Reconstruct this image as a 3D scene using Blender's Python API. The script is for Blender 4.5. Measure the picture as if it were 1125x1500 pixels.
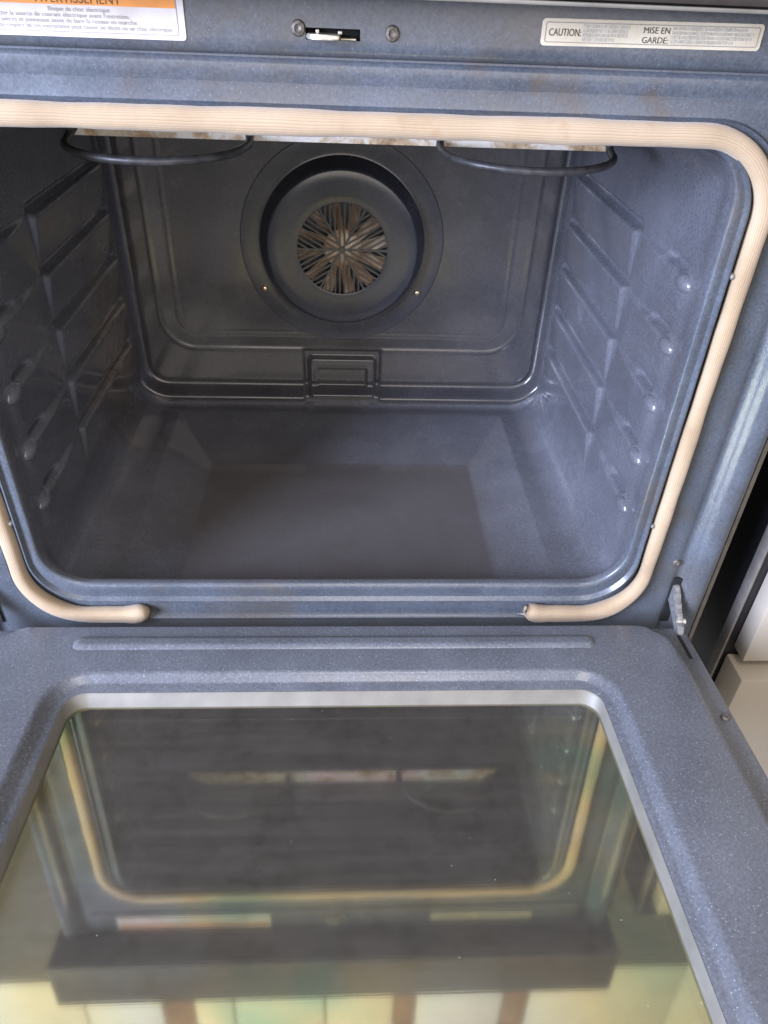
import bpy, bmesh, math, random
import numpy as np
from mathutils import Matrix, Vector
for o in list(bpy.data.objects): bpy.data.objects.remove(o)
scene = bpy.context.scene
R = math.radians
rng = random.Random(7)

# ---------------------------------------------------------------- camera
th, ro, ya = .6358, .0436, .0647
fw = Vector((math.sin(ya)*math.cos(th), math.cos(ya)*math.cos(th), -math.sin(th)))
r0 = Vector((math.cos(ya), -math.sin(ya), 0)); u0 = r0.cross(fw)
rt = r0*math.cos(ro) + u0*math.sin(ro); up = -r0*math.sin(ro) + u0*math.cos(ro)
cd = bpy.data.cameras.new('camera'); cam = bpy.data.objects.new('camera', cd)
scene.collection.objects.link(cam)
cd.sensor_fit = 'HORIZONTAL'; cd.sensor_width = 36; cd.lens = 36*1076.09/1125
cd.clip_start = .01; cd.clip_end = 50
M4 = Matrix((rt, up, -fw)).transposed().to_4x4(); M4.translation = Vector((.0061, -.5414, .6991))
cam.matrix_world = M4
scene.camera = cam

# ---------------------------------------------------------------- light (indoors: soft overhead light, added front fill and a window to the left)
w = bpy.data.worlds.new('World'); scene.world = w; w.use_nodes = True
bg = w.node_tree.nodes['Background']; bg.inputs[0].default_value = (.90, .90, .92, 1); bg.inputs[1].default_value = .33
def area(name, loc, target, sx, sy, power, col):
    l = bpy.data.lights.new(name, 'AREA'); l.shape = 'RECTANGLE'; l.size = sx; l.size_y = sy
    l.energy = power; l.color = col
    o = bpy.data.objects.new(name, l); scene.collection.objects.link(o)
    o.location = loc; o.rotation_euler = (Vector(target)-Vector(loc)).to_track_quat('-Z', 'Y').to_euler()
    return o
area('window_light', (-1.9, -1.45, 1.05), (.2, .1, .4), 1.0, 1.2, 300, (.64, .73, 1.0))
area('fill_light', (.25, -1.9, 1.05), (0, .2, .35), 1.7, 1.3, 29, (1.0, .90, .82))  # unseen fill added behind the camera to brighten the cavity and broil plate
area('ceiling_light', (.2, -1.1, 2.35), (0, .1, .4), .8, .8, 22, (1.0, .93, .86))
scene.view_settings.view_transform = 'Standard'; scene.view_settings.look = 'None'
scene.view_settings.exposure = -.12; scene.view_settings.gamma = 1
scene.render.engine = 'CYCLES'
scene.cycles.max_bounces = 10; scene.cycles.transparent_max_bounces = 16

# ---------------------------------------------------------------- helpers
C = scene.collection
def link(name, me, mat=None, parent=None, smooth=False):
    o = bpy.data.objects.new(name, me); C.objects.link(o)
    if mat: me.materials.append(mat)
    if parent: o.parent = parent
    if smooth:
        me.polygons.foreach_set('use_smooth', [True]*len(me.polygons))
    return o
def mesh(name, V, F, mat=None, parent=None, smooth=False, sharp=None):
    me = bpy.data.meshes.new(name); me.from_pydata([tuple(v) for v in V], [], F); me.update()
    bm = bmesh.new(); bm.from_mesh(me); bmesh.ops.recalc_face_normals(bm, faces=bm.faces[:]); bm.to_mesh(me); bm.free()
    o = link(name, me, mat, parent, smooth)
    if sharp: me.set_sharp_from_angle(angle=R(sharp))
    return o
def empty(name, parent=None, loc=(0, 0, 0), rot=(0, 0, 0)):
    o = bpy.data.objects.new(name, None); C.objects.link(o); o.location = loc; o.rotation_euler = rot
    o.empty_display_size = .02
    if parent: o.parent = parent
    return o
def tag(o, label, cat=None, group=None, kind=None):
    o['label'] = label
    if cat: o['category'] = cat
    if group: o['group'] = group
    if kind: o['kind'] = kind
    return o
def box(name, a, b, mat, parent=None, bev=.0, seg=2):
    bm = bmesh.new(); bmesh.ops.create_cube(bm, size=1)
    for v in bm.verts:
        v.co = Vector([(a[i]+b[i])/2 + v.co[i]*(b[i]-a[i]) for i in range(3)])
    if bev: bmesh.ops.bevel(bm, geom=bm.edges[:], offset=bev, segments=seg, affect='EDGES', profile=.5)
    me = bpy.data.meshes.new(name); bm.to_mesh(me); bm.free()
    o = link(name, me, mat, parent, bool(bev))
    if bev: me.set_sharp_from_angle(angle=R(40))
    return o
def rrect(hw, z0, z1, r, na=14, nb=8, ns=8):
    """rounded rectangle in (x, z), counter-clockwise from the bottom straight; same count for any size"""
    P = []
    def seg(a, b, n):
        for i in range(n): P.append((a[0]+(b[0]-a[0])*i/n, a[1]+(b[1]-a[1])*i/n))
    def arc(cx, cz, a0):
        for i in range(na):
            a = a0 + math.pi/2*i/na; P.append((cx+r*math.cos(a), cz+r*math.sin(a)))
    seg((-hw+r, z0), (hw-r, z0), nb); arc(hw-r, z0+r, -math.pi/2)
    seg((hw, z0+r), (hw, z1-r), ns); arc(hw-r, z1-r, 0)
    seg((hw-r, z1), (-hw+r, z1), nb); arc(-hw+r, z1-r, math.pi/2)
    seg((-hw, z1-r), (-hw, z0+r), ns); arc(-hw+r, z0+r, math.pi)
    return P
def loft(rings, n):
    F = []
    for k in range(rings-1):
        for i in range(n):
            j = (i+1) % n; F.append((k*n+i, k*n+j, (k+1)*n+j, (k+1)*n+i))
    return F
def tube(path, rad, ns=12, cap=True, flat=None):
    """swept tube as (V, F); rad may be a list"""
    V = []; F = []; n = len(path); P = [Vector(p) for p in path]
    prev = None
    for i in range(n):
        t = (P[min(i+1, n-1)] - P[max(i-1, 0)]).normalized()
        if prev is None:
            a = Vector((0, 0, 1)) if abs(t.z) < .9 else Vector((0, 1, 0))
            nrm = (a - t*a.dot(t)).normalized()
        else: nrm = (prev - t*prev.dot(t)).normalized()
        prev = nrm; b = t.cross(nrm); rr = rad[i] if isinstance(rad, (list, tuple)) else rad
        for k in range(ns):
            a = 2*math.pi*k/ns; V.append(P[i] + (nrm*math.cos(a) + b*math.sin(a))*rr)
    for i in range(n-1):
        for k in range(ns):
            j = (k+1) % ns; F.append((i*ns+k, i*ns+j, (i+1)*ns+j, (i+1)*ns+k))
    if cap: F.append(tuple(range(ns))); F.append(tuple(range((n-1)*ns, n*ns)))
    return V, F
def lathe(prof, c, ns=96, cap=False):
    """profile [(radius, y)] about the y axis through c"""
    V = []
    for r, y in prof:
        for k in range(ns):
            a = 2*math.pi*k/ns; V.append((c[0]+r*math.cos(a), y, c[2]+r*math.sin(a)))
    F = loft(len(prof), ns)
    if cap: F.append(tuple(range((len(prof)-1)*ns, len(prof)*ns)))
    return V, F
def extrude(prof, a, b, fn):
    """open profile extruded between a and b; fn(p, t) -> point"""
    V = [fn(p, a) for p in prof] + [fn(p, b) for p in prof]; n = len(prof)
    return V, [(i, i+1, n+i+1, n+i) for i in range(n-1)]
def merge(parts):
    V = []; F = []
    for v, f in parts:
        o = len(V); V += list(v); F += [tuple(i+o for i in q) for q in f]
    return V, F
def grid_mesh(name, X, mat, parent):
    """X: array (n, m, 3)"""
    n, m = X.shape[:2]; V = X.reshape(-1, 3)
    idx = np.arange(n*m).reshape(n, m)
    Q = np.stack([idx[:-1, :-1], idx[1:, :-1], idx[1:, 1:], idx[:-1, 1:]], -1).reshape(-1, 4)
    me = bpy.data.meshes.new(name)
    me.vertices.add(len(V)); me.vertices.foreach_set('co', V.ravel())
    me.loops.add(Q.size); me.loops.foreach_set('vertex_index', Q.ravel().astype(np.int32))
    me.polygons.add(len(Q)); me.polygons.foreach_set('loop_start', np.arange(0, Q.size, 4, dtype=np.int32))
    me.update(calc_edges=True); me.validate()
    return link(name, me, mat, parent, True)
def sm(a, b, x):
    t = np.clip((x-a)/(b-a), 0, 1); return t*t*(3-2*t)

# ---------------------------------------------------------------- materials
def new_mat(name):
    m = bpy.data.materials.new(name); m.use_nodes = True; nt = m.node_tree
    return m, nt, nt.nodes['Principled BSDF']
def nd(nt, typ, **kw):
    n = nt.nodes.new(typ)
    for k, v in kw.items():
        if isinstance(v, (int, float, tuple)) and k in n.inputs: n.inputs[k].default_value = v
        else: setattr(n, k, v)
    return n
def ramp(nt, src, stops):
    n = nt.nodes.new('ShaderNodeValToRGB'); e = n.color_ramp.elements
    while len(e) < len(stops): e.new(.5)
    for el, (p, c) in zip(e, stops):
        el.position = p; el.color = c if len(c) == 4 else (*c, 1)
    nt.links.new(src, n.inputs[0]); return n
def mix(nt, fac, a, b):
    n = nt.nodes.new('ShaderNodeMix'); n.data_type = 'RGBA'
    if isinstance(fac, float): n.inputs[0].default_value = fac
    else: nt.links.new(fac, n.inputs[0])
    for i, s in ((6, a), (7, b)):
        if isinstance(s, tuple): n.inputs[i].default_value = s if len(s) == 4 else (*s, 1)
        else: nt.links.new(s, n.inputs[i])
    return n.outputs[2]
def plain(name, col, rough=.5, metal=0., coat=0., noise=0., scale=60, bump=0.):
    m, nt, b = new_mat(name)
    b.inputs['Roughness'].default_value = rough; b.inputs['Metallic'].default_value = metal
    b.inputs['Coat Weight'].default_value = coat
    tc = nd(nt, 'ShaderNodeTexCoord'); n = nd(nt, 'ShaderNodeTexNoise', Scale=float(scale), Detail=5.)
    nt.links.new(tc.outputs['Object'], n.inputs['Vector'])
    k = max(noise, .06)
    r = ramp(nt, n.outputs[0], [(.3, tuple(c*(1-k) for c in col)), (.7, tuple(min(1, c*(1+k)) for c in col))])
    nt.links.new(r.outputs[0], b.inputs['Base Color'])
    if bump:
        bp = nd(nt, 'ShaderNodeBump', Strength=bump, Distance=.001)
        nt.links.new(n.outputs[0], bp.inputs['Height']); nt.links.new(bp.outputs[0], b.inputs['Normal'])
    return m
def enamel(name, col, rough, speck, stain=0., stain_col=(.10, .06, .03), stain_scale=9., haze=.25, bump=.12, spec=.5, coat=.2, crough=.14):
    """speckled porcelain enamel: mottled ground, white flecks, brown baked-on stains"""
    m, nt, b = new_mat(name); L = nt.links.new
    tc = nd(nt, 'ShaderNodeTexCoord'); co = tc.outputs['Object']
    n1 = nd(nt, 'ShaderNodeTexNoise', Scale=14., Detail=6., Roughness=.62); L(co, n1.inputs['Vector'])
    r1 = ramp(nt, n1.outputs[0], [(.28, tuple(c*(1-haze) for c in col)), (.72, tuple(c*(1+haze) for c in col))])
    n2 = nd(nt, 'ShaderNodeTexNoise', Scale=420., Detail=3., Roughness=.7); L(co, n2.inputs['Vector'])
    r2 = ramp(nt, n2.outputs[0], [(.35, (.72, .72, .72)), (.65, (1.3, 1.3, 1.3))])
    mm = nt.nodes.new('ShaderNodeMix'); mm.data_type = 'RGBA'; mm.blend_type = 'MULTIPLY'; mm.inputs[0].default_value = .7
    L(r1.outputs[0], mm.inputs[6]); L(r2.outputs[0], mm.inputs[7]); base = mm.outputs[2]
    if stain:
        n3 = nd(nt, 'ShaderNodeTexNoise', Scale=stain_scale, Detail=8., Roughness=.68, Distortion=.6); L(co, n3.inputs['Vector'])
        r3 = ramp(nt, n3.outputs[0], [(.50, (0, 0, 0)), (.72, (stain, stain, stain))])
        base = mix(nt, r3.outputs[0], base, stain_col)
    if speck:
        v = nd(nt, 'ShaderNodeTexVoronoi', Scale=560.); L(co, v.inputs['Vector'])
        d = ramp(nt, v.outputs['Distance'], [(.12, (1, 1, 1)), (.30, (0, 0, 0))])
        sp = nt.nodes.new('ShaderNodeSeparateColor'); L(v.outputs['Color'], sp.inputs[0])
        s = ramp(nt, sp.outputs[0], [(.66, (0, 0, 0)), (1., (speck, speck, speck))])
        ml = nt.nodes.new('ShaderNodeMath'); ml.operation = 'MULTIPLY'; L(d.outputs[0], ml.inputs[0]); L(s.outputs[0], ml.inputs[1])
        base = mix(nt, ml.outputs[0], base, (.62, .66, .72))
    L(base, b.inputs['Base Color'])
    rr = ramp(nt, n1.outputs[0], [(.3, (rough*.8,)*3), (.75, (min(1, rough*1.4),)*3)]); L(rr.outputs[0], b.inputs['Roughness'])
    b.inputs['Specular IOR Level'].default_value = spec
    b.inputs['Coat Weight'].default_value = coat; b.inputs['Coat Roughness'].default_value = crough
    if bump:
        n4 = nd(nt, 'ShaderNodeTexNoise', Scale=170., Detail=2.); L(co, n4.inputs['Vector'])
        bp = nd(nt, 'ShaderNodeBump', Strength=bump, Distance=.0012); L(n4.outputs[0], bp.inputs['Height']); L(bp.outputs[0], b.inputs['Normal'])
    return m

M = {}; D0 = .425
M['frame'] = enamel('frame_enamel', (.066, .075, .092), .34, .14, .70, (.085, .070, .052), 9., .26, .15)
M['door'] = enamel('door_enamel', (.102, .107, .122), .33, .46, .12, (.07, .065, .06), 6., .16, .15)
M['cavity'] = enamel('cavity_enamel', (.098, .100, .116), .24, .22, .35, (.075, .062, .055), 6., .2, .05, coat=.8, crough=.10)
def residue(m):
    nt = m.node_tree; L = nt.links.new; b = nt.nodes['Principled BSDF']; src = b.inputs['Base Color'].links[0].from_socket
    g = nt.nodes.new('ShaderNodeNewGeometry'); sp = nt.nodes.new('ShaderNodeSeparateXYZ'); L(g.outputs['Position'], sp.inputs[0])
    n = nd(nt, 'ShaderNodeTexNoise', Scale=16., Detail=7., Roughness=.65); L(g.outputs['Position'], n.inputs['Vector'])
    def mth(op, a, b_=None, c=None):
        k = nt.nodes.new('ShaderNodeMath'); k.operation = op
        for i, v in enumerate((a, b_, c)):
            if v is None: continue
            if isinstance(v, float): k.inputs[i].default_value = v
            else: L(v, k.inputs[i])
        return k.outputs[0]
    ax = mth('ABSOLUTE', sp.outputs[0])
    ey = mth('SUBTRACT', sp.outputs[1], .115)
    e = mth('MULTIPLY_ADD', n.outputs[0], .03, mth('MAXIMUM', ax, ey))    # uneven outline of the residue on the tray bottom
    fl = ramp(nt, e, [(.180, (1, 1, 1)), (.194, (.4, .4, .4)), (.26, (0, 0, 0))])
    lo = ramp(nt, sp.outputs[2], [(.190, (.72, .72, .72)), (.205, (0, 0, 0))])
    c1 = mix(nt, mth('MULTIPLY', fl.outputs[0], lo.outputs[0]), src, (.080, .069, .063))
    v = nt.nodes.new('ShaderNodeVectorMath'); v.operation = 'DISTANCE'; L(g.outputs['Position'], v.inputs[0]); v.inputs[1].default_value = (-.285, .325, .300)
    d = mth('MULTIPLY_ADD', n.outputs[0], .16, v.outputs['Value'])
    r = ramp(nt, d, [(.120, (.9, .9, .9)), (.205, (0, 0, 0))])
    n2 = nd(nt, 'ShaderNodeTexNoise', Scale=60., Detail=9., Roughness=.75, Distortion=.15); L(g.outputs['Position'], n2.inputs['Vector'])
    r2 = ramp(nt, n2.outputs[0], [(.40, (.075, .055, .042)), (.62, (.24, .19, .145))])
    L(mix(nt, r.outputs[0], c1, r2.outputs[0]), b.inputs['Base Color'])
residue(M['cavity'])
def spots(m, items):
    """baked-on marks at given places: (position, radius, colour, strength)"""
    nt = m.node_tree; L = nt.links.new; b = nt.nodes['Principled BSDF']; src = b.inputs['Base Color'].links[0].from_socket
    g = nt.nodes.new('ShaderNodeNewGeometry'); n = nd(nt, 'ShaderNodeTexNoise', Scale=85., Detail=8., Roughness=.7); L(g.outputs['Position'], n.inputs['Vector'])
    for pos, rad, col, k in items:
        v = nt.nodes.new('ShaderNodeVectorMath'); v.operation = 'DISTANCE'; L(g.outputs['Position'], v.inputs[0]); v.inputs[1].default_value = pos
        a = nt.nodes.new('ShaderNodeMath'); a.operation = 'MULTIPLY_ADD'; L(n.outputs[0], a.inputs[0]); a.inputs[1].default_value = rad*2.2; L(v.outputs['Value'], a.inputs[2])
        r = ramp(nt, a.outputs[0], [(rad*.9, (k, k, k)), (rad*1.9, (0, 0, 0))]); src = mix(nt, r.outputs[0], src, col)
    L(src, b.inputs['Base Color'])
BR = (.075, .05, .028)
spots(M['frame'], [((.128, 0, .644), .012, BR, .8), ((.150, 0, .640), .016, BR, .55), ((.205, 0, .638), .012, BR, .7), ((.215, 0, .628), .012, BR, .6), ((.09, 0, .655), .014, BR, .5), ((-.024, 0, .670), .006, (.03, .028, .025), .8), ((.033, 0, .667), .006, (.05, .04, .03), .6), ((-.13, 0, .637), .02, BR, .35), ((.338, 0, .170), .02, (.05, .035, .02), .5)])
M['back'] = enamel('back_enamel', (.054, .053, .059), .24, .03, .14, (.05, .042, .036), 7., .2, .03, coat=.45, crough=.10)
M['floor'] = enamel('floor_enamel', (.078, .072, .070), .36, .12, .6, (.075, .058, .047), 5., .2, .06)
spots(M['back'], [((-.022, D0, .289), .012, (.07, .03, .018), .8), ((-.030, D0, .300), .008, (.05, .025, .018), .7)])
M['fan_enamel'] = enamel('fan_cover_enamel', (.040, .043, .056), .24, 0, .08, (.04, .035, .03), 8., .15, .02)
M['black'] = plain('black_paint', (.008, .008, .010), .35)
M['hole'] = plain('hole_shade', (.004, .004, .004), .9)  # near-black colour standing in for the shade inside openings
M['dark_metal'] = plain('dark_metal', (.06, .06, .062), .38, .6, noise=.3)
M['element'] = plain('element_sheath', (.062, .060, .062), .42, .3, noise=.4, scale=120, bump=.2)
M['zinc'] = plain('zinc_plate', (.27, .27, .275), .40, .6, noise=.35, scale=220, bump=.5)
M['brass'] = plain('brass_screw', (.75, .58, .38), .3, .9)
M['rusty_screw'] = plain('tarnished_screw', (.16, .14, .12), .5, .6, noise=.5, scale=400, bump=.4)
M['latch'] = plain('latch_steel', (.50, .46, .38), .35, .5, noise=.2, scale=200)
M['trim'] = plain('trim_aluminium', (.165, .155, .135), .5, .2, noise=.15, scale=40)
M['grey_strip'] = plain('grey_strip', (.16, .145, .13), .55, .2, noise=.2)
M['cream_base'] = plain('cream_base_laminate', (.40, .35, .285), .5, noise=.05, scale=12)
M['cream'] = plain('cream_laminate', (.62, .57, .49), .5, noise=.05, scale=12)
M['cream_edge'] = plain('cream_laminate_edge', (.46, .40, .32), .55, noise=.1, scale=30)
M['wood'] = plain('brown_wood', (.22, .12, .06), .5, noise=.35, scale=20)
M['panel_brown'] = plain('control_panel_brown', (.034, .027, .024), .55, noise=.2)
M['ink'] = plain('black_ink', (.045, .035, .03), .7)
M['grey_ink'] = plain('faded_ink', (.30, .28, .25), .8)
M['faint_ink'] = plain('faint_ink', (.41, .38, .32), .8, noise=.2, scale=300)
M['brown_ink'] = plain('brown_ink', (.14, .06, .02), .7)
M['orange'] = plain('orange_print', (.72, .27, .05), .55, noise=.12)
def label_paper(name, col, col2):
    m, nt, b = new_mat(name); tc = nd(nt, 'ShaderNodeTexCoord')
    n = nd(nt, 'ShaderNodeTexNoise', Scale=35., Detail=6.); nt.links.new(tc.outputs['Object'], n.inputs['Vector'])
    r = ramp(nt, n.outputs[0], [(.35, col2), (.62, col)]); nt.links.new(r.outputs[0], b.inputs['Base Color']); b.inputs['Roughness'].default_value = .4
    return m
M['paper'] = label_paper('label_paper', (.62, .57, .55), (.52, .46, .42))
M['paper2'] = label_paper('yellowed_label', (.60, .54, .42), (.50, .43, .32))
M['border'] = plain('label_border', (.26, .23, .20), .6)
# stained white plate
m, nt, b = new_mat('stained_white_plate'); tc = nd(nt, 'ShaderNodeTexCoord')
n = nd(nt, 'ShaderNodeTexNoise', Scale=38., Detail=9., Roughness=.7, Distortion=.8); nt.links.new(tc.outputs['Object'], n.inputs['Vector'])
r = ramp(nt, n.outputs[0], [(.34, (.86, .85, .84)), (.46, (.80, .75, .68)), (.56, (.58, .43, .27)), (.68, (.26, .15, .07))])
nt.links.new(r.outputs[0], b.inputs['Base Color']); b.inputs['Roughness'].default_value = .5
bp = nd(nt, 'ShaderNodeBump', Strength=.5, Distance=.002); nt.links.new(n.outputs[0], bp.inputs['Height']); nt.links.new(bp.outputs[0], b.inputs['Normal'])
M['white_plate'] = m
# fan: heat-tinted brown metal
m, nt, b = new_mat('heat_tinted_fan'); tc = nd(nt, 'ShaderNodeTexCoord')
n = nd(nt, 'ShaderNodeTexNoise', Scale=30., Detail=4., Roughness=.55); nt.links.new(tc.outputs['Object'], n.inputs['Vector'])
r = ramp(nt, n.outputs[0], [(.32, (.20, .115, .065)), (.5, (.40, .28, .185)), (.68, (.68, .58, .47))])
nt.links.new(r.outputs[0], b.inputs['Base Color']); b.inputs['Roughness'].default_value = .5; b.inputs['Metallic'].default_value = .1
M['fan'] = m
# woven gasket: fine ribs along the rope (UV: u round the rope, v along it)
m, nt, b = new_mat('woven_gasket'); L = nt.links.new
tc = nd(nt, 'ShaderNodeTexCoord'); mp = nd(nt, 'ShaderNodeMapping'); mp.inputs['Scale'].default_value = (30, 30, 1); L(tc.outputs['UV'], mp.inputs['Vector'])
sx = nt.nodes.new('ShaderNodeSeparateXYZ'); L(mp.outputs[0], sx.inputs[0])
wob = nd(nt, 'ShaderNodeTexNoise', Scale=22., Detail=2.); L(tc.outputs['Object'], wob.inputs['Vector'])
ad = nt.nodes.new('ShaderNodeMath'); ad.operation = 'MULTIPLY_ADD'; ad.inputs[1].default_value = 1.2; L(wob.outputs[0], ad.inputs[0]); L(sx.outputs[0], ad.inputs[2])
fr = nt.nodes.new('ShaderNodeMath'); fr.operation = 'PINGPONG'; fr.inputs[1].default_value = .5; L(ad.outputs[0], fr.inputs[0])
n1 = nd(nt, 'ShaderNodeTexNoise', Scale=9., Detail=6., Roughness=.65); L(tc.outputs['Object'], n1.inputs['Vector'])
n2 = nd(nt, 'ShaderNodeTexNoise', Scale=700., Detail=2.); L(tc.outputs['Object'], n2.inputs['Vector'])
c1 = ramp(nt, n1.outputs[0], [(.3, (.28, .195, .115)), (.5, (.365, .268, .168)), (.7, (.42, .318, .215))])
c2 = ramp(nt, fr.outputs[0], [(.0, (.66, .62, .58)), (.22, (1, 1, 1))])
mm = nt.nodes.new('ShaderNodeMix'); mm.data_type = 'RGBA'; mm.blend_type = 'MULTIPLY'; mm.inputs[0].default_value = .75
L(c1.outputs[0], mm.inputs[6]); L(c2.outputs[0], mm.inputs[7])
n3 = nd(nt, 'ShaderNodeTexNoise', Scale=26., Detail=5., Roughness=.7); L(tc.outputs['Object'], n3.inputs['Vector'])
st = ramp(nt, n3.outputs[0], [(.60, (0, 0, 0)), (.74, (.6, .6, .6))])
L(mix(nt, st.outputs[0], mm.outputs[2], (.28, .17, .08)), b.inputs['Base Color'])
b.inputs['Roughness'].default_value = .85; b.inputs['Sheen Weight'].default_value = .3
bp = nd(nt, 'ShaderNodeBump', Strength=.5, Distance=.0006); L(fr.outputs[0], bp.inputs['Height'])
bp2 = nd(nt, 'ShaderNodeBump', Strength=.3, Distance=.0004); L(n2.outputs[0], bp2.inputs['Height']); L(bp.outputs[0], bp2.inputs['Normal']); L(bp2.outputs[0], b.inputs['Normal'])
M['gasket'] = m
# coated oven glass: mirror-like coating with patchy interference tints, a little baked-on haze, else clear
def coated_glass(name, refl, haze, rough):
    m = bpy.data.materials.new(name); m.use_nodes = True; nt = m.node_tree; L = nt.links.new
    nt.nodes.remove(nt.nodes['Principled BSDF']); out = nt.nodes['Material Output']
    tc = nd(nt, 'ShaderNodeTexCoord')
    n = nd(nt, 'ShaderNodeTexNoise', Scale=5., Detail=2., Distortion=.5); L(tc.outputs['Object'], n.inputs['Vector'])
    r = ramp(nt, n.outputs[0], [(.32, (.50, .74, .40)), (.42, (1, .88, .42)), (.50, (.88, .90, .66)), (.58, (1, .74, .66)), (.68, (.84, .95, .46))])
    g = nd(nt, 'ShaderNodeBsdfGlossy', Roughness=rough); L(r.outputs[0], g.inputs['Color'])
    mp = nd(nt, 'ShaderNodeMapping'); mp.inputs['Scale'].default_value = (2, 160, 1); L(tc.outputs['Object'], mp.inputs['Vector'])
    ns = nd(nt, 'ShaderNodeTexNoise', Scale=6., Detail=3.); L(mp.outputs[0], ns.inputs['Vector'])
    bp = nd(nt, 'ShaderNodeBump', Strength=.004, Distance=.001); L(ns.outputs[0], bp.inputs['Height']); L(bp.outputs[0], g.inputs['Normal'])
    t = nd(nt, 'ShaderNodeBsdfTransparent'); t.inputs[0].default_value = (.78, .80, .74, 1)
    d = nd(nt, 'ShaderNodeBsdfDiffuse'); 
    nh = nd(nt, 'ShaderNodeTexNoise', Scale=24., Detail=8., Roughness=.75); L(tc.outputs['Object'], nh.inputs['Vector'])
    rh = ramp(nt, nh.outputs[0], [(.30, (.16, .142, .12)), (.5, (.225, .202, .175)), (.75, (.27, .245, .21))]); 
    vs = nd(nt, 'ShaderNodeTexVoronoi', Scale=95.); L(tc.outputs['Object'], vs.inputs['Vector'])
    rv = ramp(nt, vs.outputs['Distance'], [(.035, (1, 1, 1)), (.075, (0, 0, 0))]); sc = nt.nodes.new('ShaderNodeSeparateColor'); L(vs.outputs['Color'], sc.inputs[0])
    rs = ramp(nt, sc.outputs[1], [(.80, (0, 0, 0)), (.81, (1, 1, 1))]); mu = nt.nodes.new('ShaderNodeMath'); mu.operation = 'MULTIPLY'; L(rv.outputs[0], mu.inputs[0]); L(rs.outputs[0], mu.inputs[1])
    L(mix(nt, mu.outputs[0], rh.outputs[0], (.9, .88, .84)), d.inputs[0])
    m1 = nt.nodes.new('ShaderNodeMixShader')
    mq = nd(nt, 'ShaderNodeMapping'); mq.inputs['Rotation'].default_value = (0, 0, .12); mq.inputs['Scale'].default_value = (1.5, 22, 1); L(tc.outputs['Object'], mq.inputs['Vector'])
    nq = nd(nt, 'ShaderNodeTexNoise', Scale=4., Detail=7., Roughness=.65, Distortion=.4); L(mq.outputs[0], nq.inputs['Vector'])
    rq = ramp(nt, nq.outputs[0], [(.3, (haze*.85,)*3), (.7, (haze*1.2,)*3)]); L(rq.outputs[0], m1.inputs[0]); L(t.outputs[0], m1.inputs[1]); L(d.outputs[0], m1.inputs[2])
    m2 = nt.nodes.new('ShaderNodeMixShader'); m2.inputs[0].default_value = refl; L(m1.outputs[0], m2.inputs[1]); L(g.outputs[0], m2.inputs[2])
    L(m2.outputs[0], out.inputs['Surface']); return m
M['glass'] = coated_glass('coated_oven_glass', .36, .29, .046)
M['glass2'] = coated_glass('outer_oven_glass', .22, .05, .03)

# ================================================================ the oven
oven = empty('oven')
tag(oven, 'open kitchen oven with speckled blue-grey enamel cavity, rope gasket and lowered glass door', 'oven')
D = .43
ZK = [.5077, .453, .398, .342, .286]

# ---- cavity liner: floor, side walls, ceiling share one lofted section
NB, NS, NA = 230, 170, 18
ys = np.concatenate([[.0, .003, .007, .012], np.arange(.0165, D+.001, .0023)])
def section(y):
    k = float(sm(.004, .030, y)); q = float(sm(D-.03, D, y))
    hw_ = .2795 + .0035*k; z0 = .2120 - .027*k - .0; z1 = .6125 - .002*k; rad = .042 - .004*k + .01*q
    z0 += .012*q**2
    return np.array(rrect(hw_, z0, z1, rad, NA, NB, NS))
S = np.array([np.column_stack([s[:, 0], np.full(len(s), y), s[:, 1]]) for y, s in ((y, section(y)) for y in ys)])
N = S.shape[1]
def wall_disp(y, z):
    """inward displacement of a side wall: long stamped ledges behind, zigzag facets and short ledges in front"""
    d = np.zeros_like(y)
    for k, zk in enumerate(ZK):
        dz = zk - z                                   # below the ledge is positive
        saw = np.where(dz > 0, np.clip(1-dz/.054, 0, 1), sm(-.005, 0, dz))
        env = sm(.163, .170, y)*(1-sm(.388, .400, y))
        groove = np.exp(-((dz+.005)/.0036)**2)
        d += env*.0055*saw - .0075*groove*sm(.158, .172, y)*(1-sm(.386, .398, y))
        # front pad: bounded behind by a slanted facet running down and back to the next ledge
        inz = sm(-.004, .001, dz)*(1-sm(.050, .058, dz))
        yb_ = .098 + .064*np.clip(dz/.056, 0, 1)
        facet = np.clip((.165-y)/np.maximum(.165-yb_, .006), 0, 1)
        pad = np.clip(1-dz/.062, 0, 1)
        d += .0058*facet*inz*pad*sm(.012, .045, y)
        fe = sm(.046, .054, y)*(1-sm(.080, .092, y))
        d -= .0060*fe*np.exp(-((dz+.004)/.0034)**2)
    return d
X = S.copy(); y_, z_ = X[:, :, 1], X[:, :, 2]
wz = sm(.205, .245, z_)*(1-sm(.560, .590, z_))
disp = wall_disp(y_, z_)*wz
side = np.sign(X[:, :, 0])*(np.abs(X[:, :, 0]) > .262)
X[:, :, 0] -= side*disp
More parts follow.
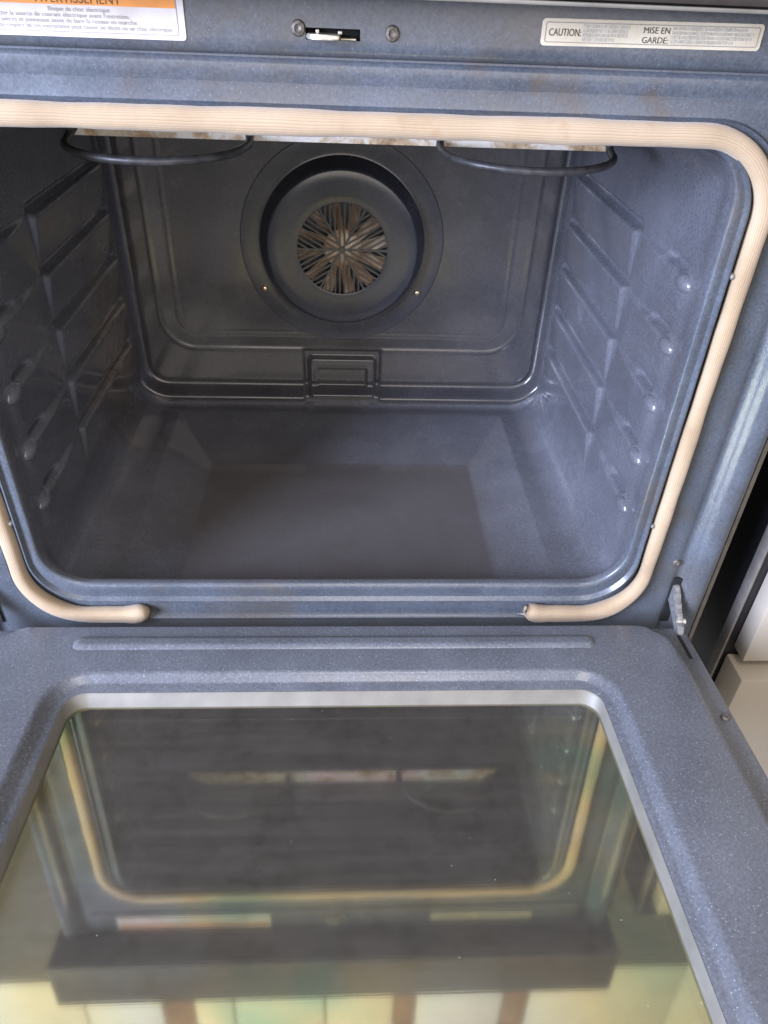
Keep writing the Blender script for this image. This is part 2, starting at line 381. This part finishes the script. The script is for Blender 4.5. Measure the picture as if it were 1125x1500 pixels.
# floor: wide pressed tray
fx, fy = np.abs(X[:, :, 0]), X[:, :, 1]
isfl = (z_ < .24)
def tray(x, y, ax, y0, y1): return np.minimum(np.minimum(ax-x, y1-y), y-y0)
t_out = tray(fx, fy, .228, .022, .388)
sx_ = np.clip((.228-fx)/.058, 0, 1); sy_ = np.clip((.388-fy)/.100, 0, 1); sf_ = np.clip((fy-.018)/.012, 0, 1)
dep = np.minimum(np.minimum(sx_, sy_), sf_)
X[:, :, 2] -= np.where(isfl & (fx < .235), .020*dep, 0)
i_b1 = NB; a1 = NB+NA//2; a2 = NB+NA+NS+NA//2; a3 = NB+NA+NS+NA+NB+NA//2; a4 = a3+NA+NS
def piece(name, i0, i1, mat, lab=None):
    idx = [i % N for i in range(i0, i1+1)]
    o = grid_mesh(name, X[:, idx, :].transpose(1, 0, 2).copy(), M[mat], oven)
    if lab: o['label'] = lab
    return o
piece('cavity_floor', a4-0-N, a1, 'cavity', 'dark brownish enamel floor with a recessed tray')
piece('side_wall', a1, a2, 'cavity', 'bluish lit side wall with stamped rack ledges')
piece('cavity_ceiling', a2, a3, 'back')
piece('side_wall', a3, a4, 'cavity', 'shaded side wall with brown baked-on stains')

# rounded stops at the front of each ledge
for sgn in (-1, 1):
    for zk in ZK:
        bm = bmesh.new(); bmesh.ops.create_uvsphere(bm, u_segments=20, v_segments=12, radius=1)
        for v in bm.verts: v.co = Vector((sgn*.2815 + v.co.x*.0066, .0405 + v.co.y*.0140, zk-.0055 + v.co.z*.0078))
        me = bpy.data.meshes.new('rack_stop'); bm.to_mesh(me); bm.free(); link('rack_stop', me, M['cavity'], oven, True)

# ---- back panel (height field)
def rr_sdf(x, z, hw_, z0, z1, r):
    cx, cz = 0, (z0+z1)/2; qx = np.abs(x)-hw_+r; qz = np.abs(z-cz)-(z1-z0)/2+r
    return np.hypot(np.maximum(qx, 0), np.maximum(qz, 0)) + np.minimum(np.maximum(qx, qz), 0) - r
gx, gz = np.meshgrid(np.arange(-.290, .2901, .0019), np.arange(.186, .612, .0019), indexing='ij')
h = np.zeros_like(gx)                                  # + = away from the camera
s1 = rr_sdf(gx, gz, .279, .2085, .70, .035); h += -.014*sm(-.001, .012, s1) + .004*sm(.012, .02, s1)
h += .0035*np.exp(-((s1+.004)/.004)**2)
s2 = rr_sdf(gx, gz, .246, .2665, .70, .045)
s3 = rr_sdf(gx, gz, .222, .288, .70, .026)
h += .0022*np.clip(-s2/.0225, 0, 1) - .0009*np.exp(-(s2/.0024)**2) - .0007*np.exp(-(s3/.0024)**2)
# pressed tab at the bottom centre, cut into the lower ledge
tabw = rr_sdf(gx, gz, .054, .18, .268, .003); h += .005*(1-sm(-.002, .002, tabw))*(sm(-.003, .003, s2))
tab = rr_sdf(gx, gz, .047, .199, .2545, .006); h += -.007*(1-sm(-.0025, .0025, tab))
tab2 = rr_sdf(gx, gz, .036, .2085, .240, .003); h += .0022*(1-sm(-.0016, .0016, tab2)) - .003*np.exp(-(tab2/.0014)**2)*.5
BP = np.stack([gx, D + h - .0045, gz], -1)
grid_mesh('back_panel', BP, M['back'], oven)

# ---- convection fan and its cover
fc = (0, 0, .4125); yb = D - .0005; FR = .0915
prof = [(.1305, yb+.010), (.1305, yb-.0028), (.1297, yb-.0036), (.112, yb-.0042), (.1075, yb-.0036), (.1055, yb-.0040), (.1045, yb-.006), (.0965, yb-.0255), (.0955, yb-.0278), (.0942, yb-.0292), (.0925, yb-.0297),
        (.080, yb-.0297), (.066, yb-.0295), (.0575, yb-.0293), (.0565, yb-.0290), (.0562, yb-.0270)]
V, F = lathe(prof, fc, 128)
cover = mesh('fan_cover', V, F, M['fan_enamel'], oven, True, 35)
cover['label'] = 'round raised fan cover with slotted centre'
# slotted centre: parallel bars in six sectors
parts = []; GR = .0568; yg = yb-.0283
def bar2d(p, q, wd, y0, y1):
    d = Vector((q[0]-p[0], q[1]-p[1])); L_ = d.length; d /= L_; nn = Vector((-d.y, d.x))*wd/2
    c = [(p[0]+nn.x, p[1]+nn.y), (q[0]+nn.x, q[1]+nn.y), (q[0]-nn.x, q[1]-nn.y), (p[0]-nn.x, p[1]-nn.y)]
    V = [(fc[0]+a, y0, fc[2]+b_) for a, b_ in c] + [(fc[0]+a, y1, fc[2]+b_) for a, b_ in c]
    return V, [(0, 1, 2, 3), (4, 5, 6, 7), (0, 1, 5, 4), (1, 2, 6, 5), (2, 3, 7, 6), (3, 0, 4, 7)]
for sct in range(6):
    a = math.pi/2 + sct*math.pi/3; ax = Vector((math.cos(a), math.sin(a))); px = Vector((-ax.y, ax.x))
    for k in range(-7, 8):
        off = (k+.5)*.0060
        r_in = max(.0035, abs(off)/math.tan(math.pi/6)); r_out = math.sqrt(max(0, GR**2-off**2))
        if r_out - r_in < .003: continue
        p = px*off + ax*r_in; q = px*off + ax*r_out
        parts.append(bar2d(p, q, .0021, yg, yg+.0012))
    b_ = a + math.pi/6; e1 = Vector((math.cos(b_), math.sin(b_)))
    parts.append(bar2d(e1*.002, e1*GR, .0024, yg-.0002, yg+.0013))
V, F = lathe([(.0042, yg-.0004), (.0040, yg-.0008), (.002, yg-.0008)], fc, 24, True); parts.append((V, F))
V, F = merge(parts); mesh('grille', V, F, M['fan_enamel'], cover)
for x, z in ((-.1025, .3535), (.1003, .3515)):
    V, F = lathe([(.0036, yb-.004), (.0036, yb-.0065), (.0028, yb-.0078), (.0008, yb-.0081)], (x, 0, z), 16, True)
    mesh('screw', V, F, M['brass'], cover, True)
fan = empty('convection_fan', oven, (0, yb-.004, fc[2]))
V, F = lathe([(.024, -.003), (.024, -.017), (.019, -.0195), (.004, -.020)], (0, 0, 0), 32, True); mesh('hub', V, F, M['fan'], fan, True, 40)
for k in range(12):
    a = 2*math.pi*k/12 + .1; tw = .45
    V = []; c_, s_ = math.cos(a), math.sin(a)
    for i in range(6):
        rr_ = .012 + .048*i/5; sw = .10*i/5
        cc, ss = math.cos(a+sw), math.sin(a+sw)
        hw_ = .0038 + .0032*i/5
        for e in (-1, 1): V.append((rr_*cc - e*hw_*ss, -.016 + e*.0045, rr_*ss + e*hw_*cc))
    mesh('blade', V, [(2*i, 2*i+1, 2*i+3, 2*i+2) for i in range(5)], M['fan'], fan, True)
V, F = lathe([(.060, -.001), (.002, -.001)], (0, 0, 0), 32, True); mesh('fan_plate', V, F, M['element'], fan)

# ---- broil elements and the pale plate above them
def element(x0, x1, yn):
    P = []; cx = (x0+x1)/2; a = (x1-x0)/2; bb = .072
    ye = yn+bb
    P += [(x0, ye+.002, .612), (x0, ye+.002, .600), (x0, ye+.002, .592), (x0, ye+.0018, .586), (x0, ye+.001, .581), (x0, ye, .578)]
    for i in range(1, 32):
        t = math.pi*i/32; P.append((cx - a*math.cos(t), ye - bb*math.sin(t)**.85, .5762 - .003*math.sin(t)))
    P += [(x1, ye, .578), (x1, ye+.001, .581), (x1, ye+.0018, .586), (x1, ye+.002, .592), (x1, ye+.002, .600), (x1, ye+.002, .612)]
    V, F = tube(P, .0034, 12); o = mesh('broil_element', V, F, M['element'], oven, True, 60)
    return o
element(-.2285, -.0775, .084); element(.0865, .2365, .088)
V = []
for y, zz, hw0, hw1 in ((.162, .5765, -.2265, .2365), (.166, .603, -.205, .213)):
    V += [(hw0, y, zz), (hw1, y, zz), (hw1, y+.002, zz), (hw0, y+.002, zz)]
F = [(0, 1, 5, 4), (1, 2, 6, 5), (2, 3, 7, 6), (3, 0, 4, 7), (0, 1, 2, 3), (4, 5, 6, 7)]
o = mesh('broil_reflector', V, F, M['white_plate'], oven); o['label'] = 'stained white plate behind the broil elements'

# ---- front flange round the cavity mouth (pressed rings), then flat to a rectangle
rings = [(.2795, .2120, .6125, .042, .000), (.2800, .2110, .613, .043, -.0025), (.2815, .2090, .6133, .044, -.0035), (.2850, .2050, .6138, .047, -.0030), (.2885, .1960, .6143, .050, -.0025),
         (.2905, .1930, .6148, .051, -.0062), (.2920, .1905, .6153, .052, -.0058), (.2940, .1870, .6158, .053, .0030), (.3000, .1740, .6170, .055, .0045), (.3060, .1705, .620, .056, .0040), (.3105, .1685, .624, .057, -.0025),
         (.3120, .1670, .6255, .058, -.0035), (.3140, .1640, .627, .060, -.0005), (.3190, .1580, .630, .062, .0)]
V = []; n0 = None
for hw_, z0, z1, rad, y in rings:
    p = rrect(hw_, z0, z1, rad, 20, 40, 24); n0 = len(p); V += [(x, y, z) for x, z in p]
p = rrect(.3285, .090, .6385, .0005, 20, 40, 24); V += [(x, 0, z) for x, z in p]
mesh('front_flange', V, loft(len(rings)+1, n0), M['frame'], oven, True, 50)
# stiles left and right of it
st_prof = [(.3285, 0), (.3330, .0), (.3365, .0008), (.3395, .0022), (.3420, .0012), (.3460, -.0040), (.3500, -.0085), (.3550, -.0115), (.3600, -.0125), (.3640, -.0120), (.3670, -.0100), (.3685, -.0060), (.369, 0), (.369, .035)]
for s in (-1, 1):
    V, F = extrude(st_prof, .09, .6905, lambda p, t: (s*p[0], p[1], t)); mesh('stile', V, F, M['frame'], oven, True, 50)
# header with a slot for the latch
def hprof(z0, z1):
    full = [(.6385, .0), (.6425, -.0006), (.6480, -.0010), (.6505, -.0005), (.6520, .0022), (.6532, .0022), (.6548, -.0022), (.6575, -.0036), (.66, -.0040), (.6628, -.0040), (.6690, -.0040), (.6800, -.0036), (.6905, -.003)]
    return [q for q in full if z0-1e-6 <= q[0] <= z1+1e-6]
SX0, SX1 = -.0200, .0135
parts = [extrude(hprof(0, 1), -.3285, SX0, lambda p, t: (t, p[1], p[0])), extrude(hprof(0, 1), SX1, .3285, lambda p, t: (t, p[1], p[0])),
         extrude(hprof(0, .6628), SX0, SX1, lambda p, t: (t, p[1], p[0])), extrude(hprof(.6690, 1), SX0, SX1, lambda p, t: (t, p[1], p[0]))]
yq = -.004
parts.append(([(SX0, yq, .6628), (SX1, yq, .6628), (SX1, yq, .669), (SX0, yq, .669), (SX0, yq+.003, .6628), (SX1, yq+.003, .6628), (SX1, yq+.003, .669), (SX0, yq+.003, .669)], [(0, 1, 5, 4), (1, 2, 6, 5), (2, 3, 7, 6), (3, 0, 4, 7)]))
V, F = merge(parts); hd = mesh('header_panel', V, F, M['frame'], oven, True, 50)
box('latch_slot_shade', (SX0-.001, .006, .6618), (SX1+.001, .008, .670), M['hole'], hd)  # black plate as the painted dark behind the slot
# door latch hook poking out of the slot
bm = bmesh.new()
out = [(-.0195, -.0075), (-.0165, -.0135), (-.010, -.0155), (.0005, -.0150), (.0015, -.010), (.0015, .004), (-.0185, .004)]
for zz in (.6635, .6662): [bm.verts.new((x, y, zz)) for x, y in out]
bm.verts.ensure_lookup_table(); n = len(out)
bm.faces.new([bm.verts[i] for i in range(n)]); bm.faces.new([bm.verts[n+i] for i in reversed(range(n))])
for i in range(n): bm.faces.new([bm.verts[i], bm.verts[(i+1) % n], bm.verts[n+(i+1) % n], bm.verts[n+i]])
bmesh.ops.bevel(bm, geom=bm.edges[:], offset=.0006, segments=2, affect='EDGES'); bmesh.ops.recalc_face_normals(bm, faces=bm.faces[:])
me = bpy.data.meshes.new('latch_hook'); bm.to_mesh(me); bm.free()
lt = link('latch_hook', me, M['latch'], oven, True); me.set_sharp_from_angle(angle=R(40))
box('latch_pin', (-.0135, -.009, .6662), (-.0115, -.006, .6685), M['latch'], lt, .0004)
box('latch_pin', (.0000, -.009, .6662), (.0025, -.006, .6680), M['latch'], lt, .0004)
box('latch_plate', (.0015, -.007, .6632), (.0110, .003, .6642), M['latch'], lt, .0003)
def screw(x, z, y, r, mat, parent, axis='y'):
    V, F = lathe([(r, y+.001), (r, y-.0006), (r*.85, y-.0016), (r*.5, y-.002), (r*.42, y-.0012), (r*.1, y-.0008)], (x, 0, z), 20, True)
    return mesh('screw', V, F, mat, parent, True, 40)
for x, z in ((-.0245, .6685), (.0331, .6675)): screw(x, z, -.0038, .0046, M['rusty_screw'], oven)
for s in (-1, 1): screw(s*.3325, .2385, -.0002, .0036, M['rusty_screw'], oven)

# ---- control panel above the header
cp = box('control_panel', (-.378, -.054, .6885), (.378, .05, .775), M['panel_brown'], oven, .004)
box('bottom_trim', (-.378, -.0555, .6862), (.378, -.049, .6884), M['trim'], cp, .0008)

# ---- gasket: rope in a track, open at the bottom centre
GX, GZ0, GZ1, GRr = .3027, .1722, .6168, .056
path = []
def arc_pts(cx, cz, a0, a1, n=16):
    return [(cx+GRr*math.cos(a0+(a1-a0)*i/n), cz+GRr*math.sin(a0+(a1-a0)*i/n)) for i in range(n+1)]
def lin(a, b, n): return [(a[0]+(b[0]-a[0])*i/n, a[1]+(b[1]-a[1])*i/n) for i in range(1, n)]
XE = .190
q = [(XE, GZ0+.0052), (XE+.003, GZ0+.0040), (XE+.007, GZ0+.0022), (XE+.012, GZ0+.0006)] + [(XE+.018, GZ0)]
q += lin(q[-1], (GX-GRr, GZ0), 6) + arc_pts(GX-GRr, GZ0+GRr, -math.pi/2, 0)
q += lin(q[-1], (GX, GZ1-GRr), 40) + arc_pts(GX-GRr, GZ1-GRr, 0, math.pi/2)
q += lin(q[-1], (-GX+GRr, GZ1), 50) + arc_pts(-GX+GRr, GZ1-GRr, math.pi/2, math.pi)
q += lin(q[-1], (-GX, GZ0+GRr), 40) + arc_pts(-GX+GRr, GZ0+GRr, math.pi, 3*math.pi/2)
q += lin(q[-1], (-XE-.018, GZ0), 6) + [(-XE-.018, GZ0), (-XE-.012, GZ0+.0006), (-XE-.007, GZ0+.0022), (-XE-.003, GZ0+.0040), (-XE, GZ0+.0052)]
ns = 28; V = []; F = []; UV = []; acc = 0; n = len(q); wl = []
for i, (x, z) in enumerate(q):
    a = Vector(q[max(i-1, 0)]); b_ = Vector(q[min(i+1, n-1)]); t = (b_-a).normalized(); nn = Vector((-t.y, t.x))
    if i: acc += (Vector(q[i])-Vector(q[i-1])).length
    e = min(i, n-1-i); tap = [.38, .80, 1.06, 1.12, 1.08][e] if e < 5 else 1.
    wob = 1 + .04*math.sin(acc*31) + .03*math.sin(acc*67+1) + .02*math.sin(acc*143+2)
    fat = 1 + .20*(1-float(sm(.172, .215, z))); rw = (.0069 + .0009*float(sm(.575, .612, z)))*tap*wob*fat; rd = .0066*(tap**.6)*wob*fat
    yo = -.0030
    for k in range(ns):
        g = 2*math.pi*k/ns; c_, s_ = math.cos(g), math.sin(g)
        c_ = math.copysign(abs(c_)**.85, c_); s_ = math.copysign(abs(s_)**.85, s_)
        V.append((x+nn.x*rw*c_, yo - rd*s_, z+nn.y*rw*c_))
    wl.append(acc)
me = bpy.data.meshes.new('gasket'); uvs = []
for i in range(n-1):
    for k in range(ns):
        j = (k+1) % ns; F.append((i*ns+k, i*ns+j, (i+1)*ns+j, (i+1)*ns+k))
        uvs += [(k/ns, wl[i]), ((k+1)/ns, wl[i]), ((k+1)/ns, wl[i+1]), (k/ns, wl[i+1])]
nb_ = len(F); F += [tuple(range(ns)), tuple(range((n-1)*ns, n*ns))]
me.from_pydata(V, [], F); ul = me.uv_layers.new(name='UVMap')
for i, uv in enumerate(uvs): ul.data[i].uv = uv
me.update(); gk = link('gasket', me, M['gasket'], oven, True); gk['label'] = 'cream woven rope gasket round the oven mouth'
# frayed threads at the right-hand end
parts = []
for k in range(9):
    a = R(rng.uniform(120, 215)); L_ = rng.uniform(.004, .010); p0_ = Vector((XE+.001, -.005, GZ0+rng.uniform(.000, .005)))
    d = Vector((math.cos(a), -.15, math.sin(a)))
    parts.append(tube([p0_, p0_+d*L_*.5+Vector((0, 0, rng.uniform(-.001, .001))), p0_+d*L_], [.00022, .00018, .0001], 5))
V, F = merge(parts); mesh('frayed_threads', V, F, M['paper'], gk)

# small rope clips inside the gasket
for s in (-1, 1):
    for z in (.523, .287):
        V, F = lathe([(.0026, -.0030), (.0024, -.0050), (.0015, -.0063), (.0004, -.0067)], (s*.2945, 0, z), 12, True); mesh('gasket_clip', V, F, M['trim'], gk, True)

# ---- printed labels on the header
def text(s, size, x, z, y, mat, parent, align='CENTER', sx=1., name='lettering', bold=0., width=None):
    cu = bpy.data.curves.new('t', 'FONT'); cu.body = s; cu.size = size; cu.align_x = align; cu.offset = bold; cu.resolution_u = 3
    ob = bpy.data.objects.new('t', cu); C.objects.link(ob); bpy.context.view_layer.update()
    me = bpy.data.meshes.new_from_object(ob.evaluated_get(bpy.context.evaluated_depsgraph_get()))
    bpy.data.objects.remove(ob); bpy.data.curves.remove(cu)
    if width: xs = [v.co.x for v in me.vertices]; sx = width/(max(xs)-min(xs))
    for v in me.vertices: v.co = Vector((x+v.co.x*sx, y, z+v.co.y))
    me.name = name; return link(name, me, mat, parent)
def plate(name, hw_, hh, r, y0, y1, mat, parent, cx=0, cz=0):
    p = rrect(hw_, -hh, hh, r, 5, 1, 1); n = len(p)
    V = [(cx+a, y0, cz+b_) for a, b_ in p] + [(cx+a, y1, cz+b_) for a, b_ in p]
    return mesh(name, V, loft(2, n)+[tuple(range(n)), tuple(range(n, 2*n))], mat, parent)
def frame_line(hw_, hh, r, wd, y, mat, parent, cx=0, cz=0):
    a = rrect(hw_, -hh, hh, r, 5, 1, 1); b_ = rrect(hw_-wd, -hh+wd, hh-wd, max(r-wd, .0002), 5, 1, 1); n = len(a)
    V = [(cx+p, y, cz+q_) for p, q_ in a] + [(cx+p, y, cz+q_) for p, q_ in b_]
    return mesh('border_line', V, loft(2, n), mat, parent)
YL = -.0046
wlb = empty('warning_label', oven, (-.1945, 0, .6716), (0, R(-.15), 0)); wlb['label'] = 'white warning label with an orange band, in French'
plate('label_sheet', .102, .0122, .002, YL, YL+.0009, M['paper'], wlb)
frame_line(.0985, .0100, .0012, .0004, YL-.00015, M['border'], wlb, -.0006, .0002)
box('orange_band', (-.0988, YL-.0002, .00400), (.0972, YL-.00012, .01005), M['orange'], wlb)
text('AVERTISSEMENT', .0066, .0405, .0049, YL-.0004, M['brown_ink'], wlb, width=.0500)
LN = ["Risque de choc électrique", "Déconnecter la source de courant électrique avant l'entretien.", "Replacer pièces et panneaux avant de faire la remise en marche.", "Le non-respect de ces instructions peut causer un décès ou un choc électrique."]
for k, (t_, xe, wd, al) in enumerate(zip(LN, (.0400, .0695, .0740, .0945), (.036, .090, .094, .1085), ('CENTER', 'RIGHT', 'RIGHT', 'RIGHT'))):
    text(t_, .0033, xe, .0008-.0029*k, YL-.0003, M['grey_ink'], wlb, al, width=wd)
clb = empty('caution_label', oven, (.1952, 0, .6722), (0, R(-.55), 0)); clb['label'] = 'narrow cream caution label in two languages'
plate('label_sheet', .0698, .0071, .0022, YL, YL+.0009, M['paper2'], clb)
frame_line(.0676, .0054, .0014, .0005, YL-.00015, M['border'], clb)
text('CAUTION:', .0055, -.0655, -.0018, YL-.0003, M['ink'], clb, 'LEFT', width=.0200)
text('MISE EN', .0047, -.0065, .0007, YL-.0003, M['ink'], clb, 'LEFT', width=.0165)
text('GARDE:', .0047, -.0065, -.0044, YL-.0003, M['ink'], clb, 'LEFT', width=.0165)
parts = []
for x0, x1, rows in ((-.0440, -.0150, (1, .96, .9, .55)), (.0120, .0640, (.9, 1, .98, .7))):      # illegible small print
    for k, fr_ in enumerate(rows):
        x = x0; z = .0036 - .0023*k
        while x < x0+(x1-x0)*fr_:
            wd = rng.uniform(.0012, .0042); hh = rng.uniform(.0007, .00105)
            parts.append(([(x, YL-.0003, z-hh), (x+wd, YL-.0003, z-hh), (x+wd, YL-.0003, z+hh), (x, YL-.0003, z+hh)], [(0, 1, 2, 3)])); x += wd+.0007
V, F = merge(parts); mesh('small_print', V, F, M['faint_ink'], clb)['kind'] = 'stuff'

# ---- the lowered door
TL = .06
door = empty('door', oven, (0, -.025, .1827), (-TL, 0, 0)); door['label'] = 'lowered oven door with a coated glass window'
def dring(hw_, s0, s1, r, hgt, a=(20, 40, 30)):
    return [(x, -s, hgt) for x, s in rrect(hw_, s0, s1, r, *a)]
rg = [(.3480, .0, .500, .003, -.034), (.3485, .0, .500, .004, -.0100), (.3478, .0008, .499, .004, -.0092), (.3460, .003, .497, .005, -.0088), (.3310, .012, .486, .030, -.0090), (.3285, .0085, .4895, .032, -.0082), (.3255, .0055, .4925, .033, -.0020), (.3235, .0060, .491, .032, -.0004), (.3200, .0085, .488, .031, 0.0),
      (.2555, .0640, .440, .036, 0.0), (.2525, .0660, .4385, .034, -.0006), (.2505, .0680, .437, .033, -.0020), (.2455, .0720, .4335, .030, -.0066), (.2430, .0740, .4315, .028, -.0076), (.2380, .0810, .427, .022, -.0078), (.2368, .0826, .426, .020, -.0086)]
V = []
for a in rg: p = dring(*a); n0 = len(p); V += p
mesh('inner_panel', V, loft(len(rg), n0), M['door'], door, True, 50)
rg2 = [(.2372, .0822, .4262, .020, -.0086), (.2368, .0832, .4256, .019, -.0080), (.2355, .0850, .424, .018, -.0095), (.2335, .0905, .419, .016, -.0180), (.2325, .0915, .418, .016, -.0190)]
V = []
for a in rg2: p = dring(*a); n0 = len(p); V += p
mesh('window_trim', V, loft(len(rg2), n0), M['trim'], door, True, 50)
def dplate(name, hw_, s0, s1, r, h0, h1, mat):
    p = rrect(hw_, s0, s1, r, 8, 1, 1); n = len(p)
    V = [(x, -s, h0) for x, s in p] + [(x, -s, h1) for x, s in p]
    return mesh(name, V, loft(2, n)+[tuple(range(n)), tuple(range(n, 2*n))], mat, door)
def dsheet(name, hw_, s0, s1, hh, mat):
    return mesh(name, [(-hw_, -s0, hh), (hw_, -s0, hh), (hw_, -s1, hh), (-hw_, -s1, hh)], [(0, 1, 2, 3)], mat, door)
dsheet('glass_pane', .2350, .0850, .424, -.0182, M['glass'])
dsheet('glass_pane', .2900, .0400, .470, -.0262, M['glass2'])
dplate('outer_skin', .3470, .002, .498, .003, -.036, -.033, M['black'])
# pressed rib near the hinge edge
V = []; prof = [(0, -.0006), (.0015, .0004), (.0045, .0024), (.0065, .0029), (.0085, .0029)]
for ins, hh in prof:
    p = rrect(.2475-ins, .0195+ins*.95, .0385-ins*.95, .0088-ins*.9, 10, 30, 1); n0 = len(p); V += [(x, -s, hh) for x, s in p]
mesh('pressed_rib', V, loft(len(prof), n0)+[tuple(range((len(prof)-1)*n0, len(prof)*n0))], M['door'], door, True, 60)
for s in (-1, 1):
    for yy in (.1165,):
        V, F = lathe([(.0042, 0), (.0042, .0012), (.0034, .0022), (.0015, .0024)], (0, 0, 0), 18, True)
        V = [(s*.3405+x, -yy+z, -.0090+y) for x, y, z in V]; mesh('screw', V, F, M['rusty_screw'], door, True, 40)
    # black box painted as the shade inside the hinge arm's slot
    box('hinge_slot_shade', (s*.3385-.0016, -.044, -.0090), (s*.3385+.0016, -.008, -.0084), M['hole'], door)
    # zinc hinge arm from the stile to the door flange
    bm = bmesh.new()
    out = [(.010, .2080), (.002, .2120), (-.005, .2105), (-.007, .2062), (-.011, .2050), (-.013, .1990), (-.018, .1982), (-.020, .1925), (-.025, .1915), (-.028, .1850), (-.035, .1835), (-.038, .1765), (-.036, .1720), (-.030, .1730), (-.024, .1790), (-.017, .1830), (-.009, .1870), (.000, .1920), (.010, .196)]
    for xx in (-.0032, .0032):
        for y, z in out: bm.verts.new((s*(.3395) + s*.10*(-.01-y)*.2 + xx, y, z))
    bm.verts.ensure_lookup_table(); n = len(out)
    bm.faces.new([bm.verts[i] for i in range(n)]); bm.faces.new([bm.verts[n+i] for i in reversed(range(n))])
    for i in range(n): bm.faces.new([bm.verts[i], bm.verts[(i+1) % n], bm.verts[n+(i+1) % n], bm.verts[n+i]])
    bmesh.ops.bevel(bm, geom=bm.edges[:], offset=.0007, segments=2, affect='EDGES'); bmesh.ops.recalc_face_normals(bm, faces=bm.faces[:])
    me = bpy.data.meshes.new('hinge_arm'); bm.to_mesh(me); bm.free()
    ha = link('hinge_arm', me, M['zinc'], oven, True); me.set_sharp_from_angle(angle=R(35))
    V, F = lathe([(.0030, -.0050), (.0030, .0050)], (0, 0, 0), 14, True); V = [(s*.3415+y, -.0265+x, .1835+z) for x, y, z in V]
    mesh('hinge_pin', V, F, M['latch'], ha, True, 40)
    box('hinge_opening_shade', (s*.3395-.0042, -.0022, .160), (s*.3395+.0042, .0020, .2185), M['hole'], oven)  # solid black box, its colour stands for the shade in the opening
# sides of the range body
for s in (-1, 1):
    a, b_ = sorted((s*.3705, s*.3725)); box('side_panel', (a, .004, .0), (b_, .55, .69), M['black'], oven)

# ================================================================ neighbouring cabinet, right of the oven
cab = empty('kitchen_cabinet', None, (.44, 0, 0)); tag(cab, 'cream laminate kitchen cabinet with drawer front, beside the black gap at the oven', 'cabinet')
def cbox(name, a, b_, mat, bev=0.):
    return box(name, (a[0]-.44, a[1], a[2]), (b_[0]-.44, b_[1], b_[2]), mat, cab, bev)
cbox('carcass', (.4345, .020, -.30), (.90, .55, .72), M['black'])
cbox('edge_strip', (.4300, .016, -.30), (.4330, .030, .72), M['grey_strip'], .001)
cbox('cabinet_door', (.4440, -.004, .0990), (.90, .0195, .68), M['cream_base'], .0015)
dr = cbox('drawer_front', (.4390, -.022, -.25), (.90, .0190, .0880), M['cream_base'], .003)
gp = box('gap_strip', (.3790, .006, -.30), (.3835, .012, .69), M['grey_strip'], oven, .001); gp['label'] = 'grey filler strip in the black gap beside the frame'

# ================================================================ wall cabinets seen mirrored in the door glass
wc = empty('wall_cabinet', None, (0, .34, 1.42)); tag(wc, 'row of cream wall cabinets with brown wood strips, mirrored in the glass of the door', 'cabinet')
for x0, x1 in ((-1.3, -.93), (-.93, -.582), (-.582, -.407), (-.338, -.246), (-.246, -.036), (-.036, .126), (.174, .384), (.441, .80), (.80, 1.3)):
    box('cabinet_door', (x0+.003, -.018, .0), (x1-.003, 0, .75), M['cream'], wc, .002)
for x0, x1 in ((-.407, -.338), (.126, .174), (.384, .441)):
    box('wood_strip', (x0, -.020, .0), (x1, .0, .75), M['wood'], wc, .002)
box('carcass', (-1.3, .0005, 0), (1.4, .30, .75), M['cream_edge'], wc)
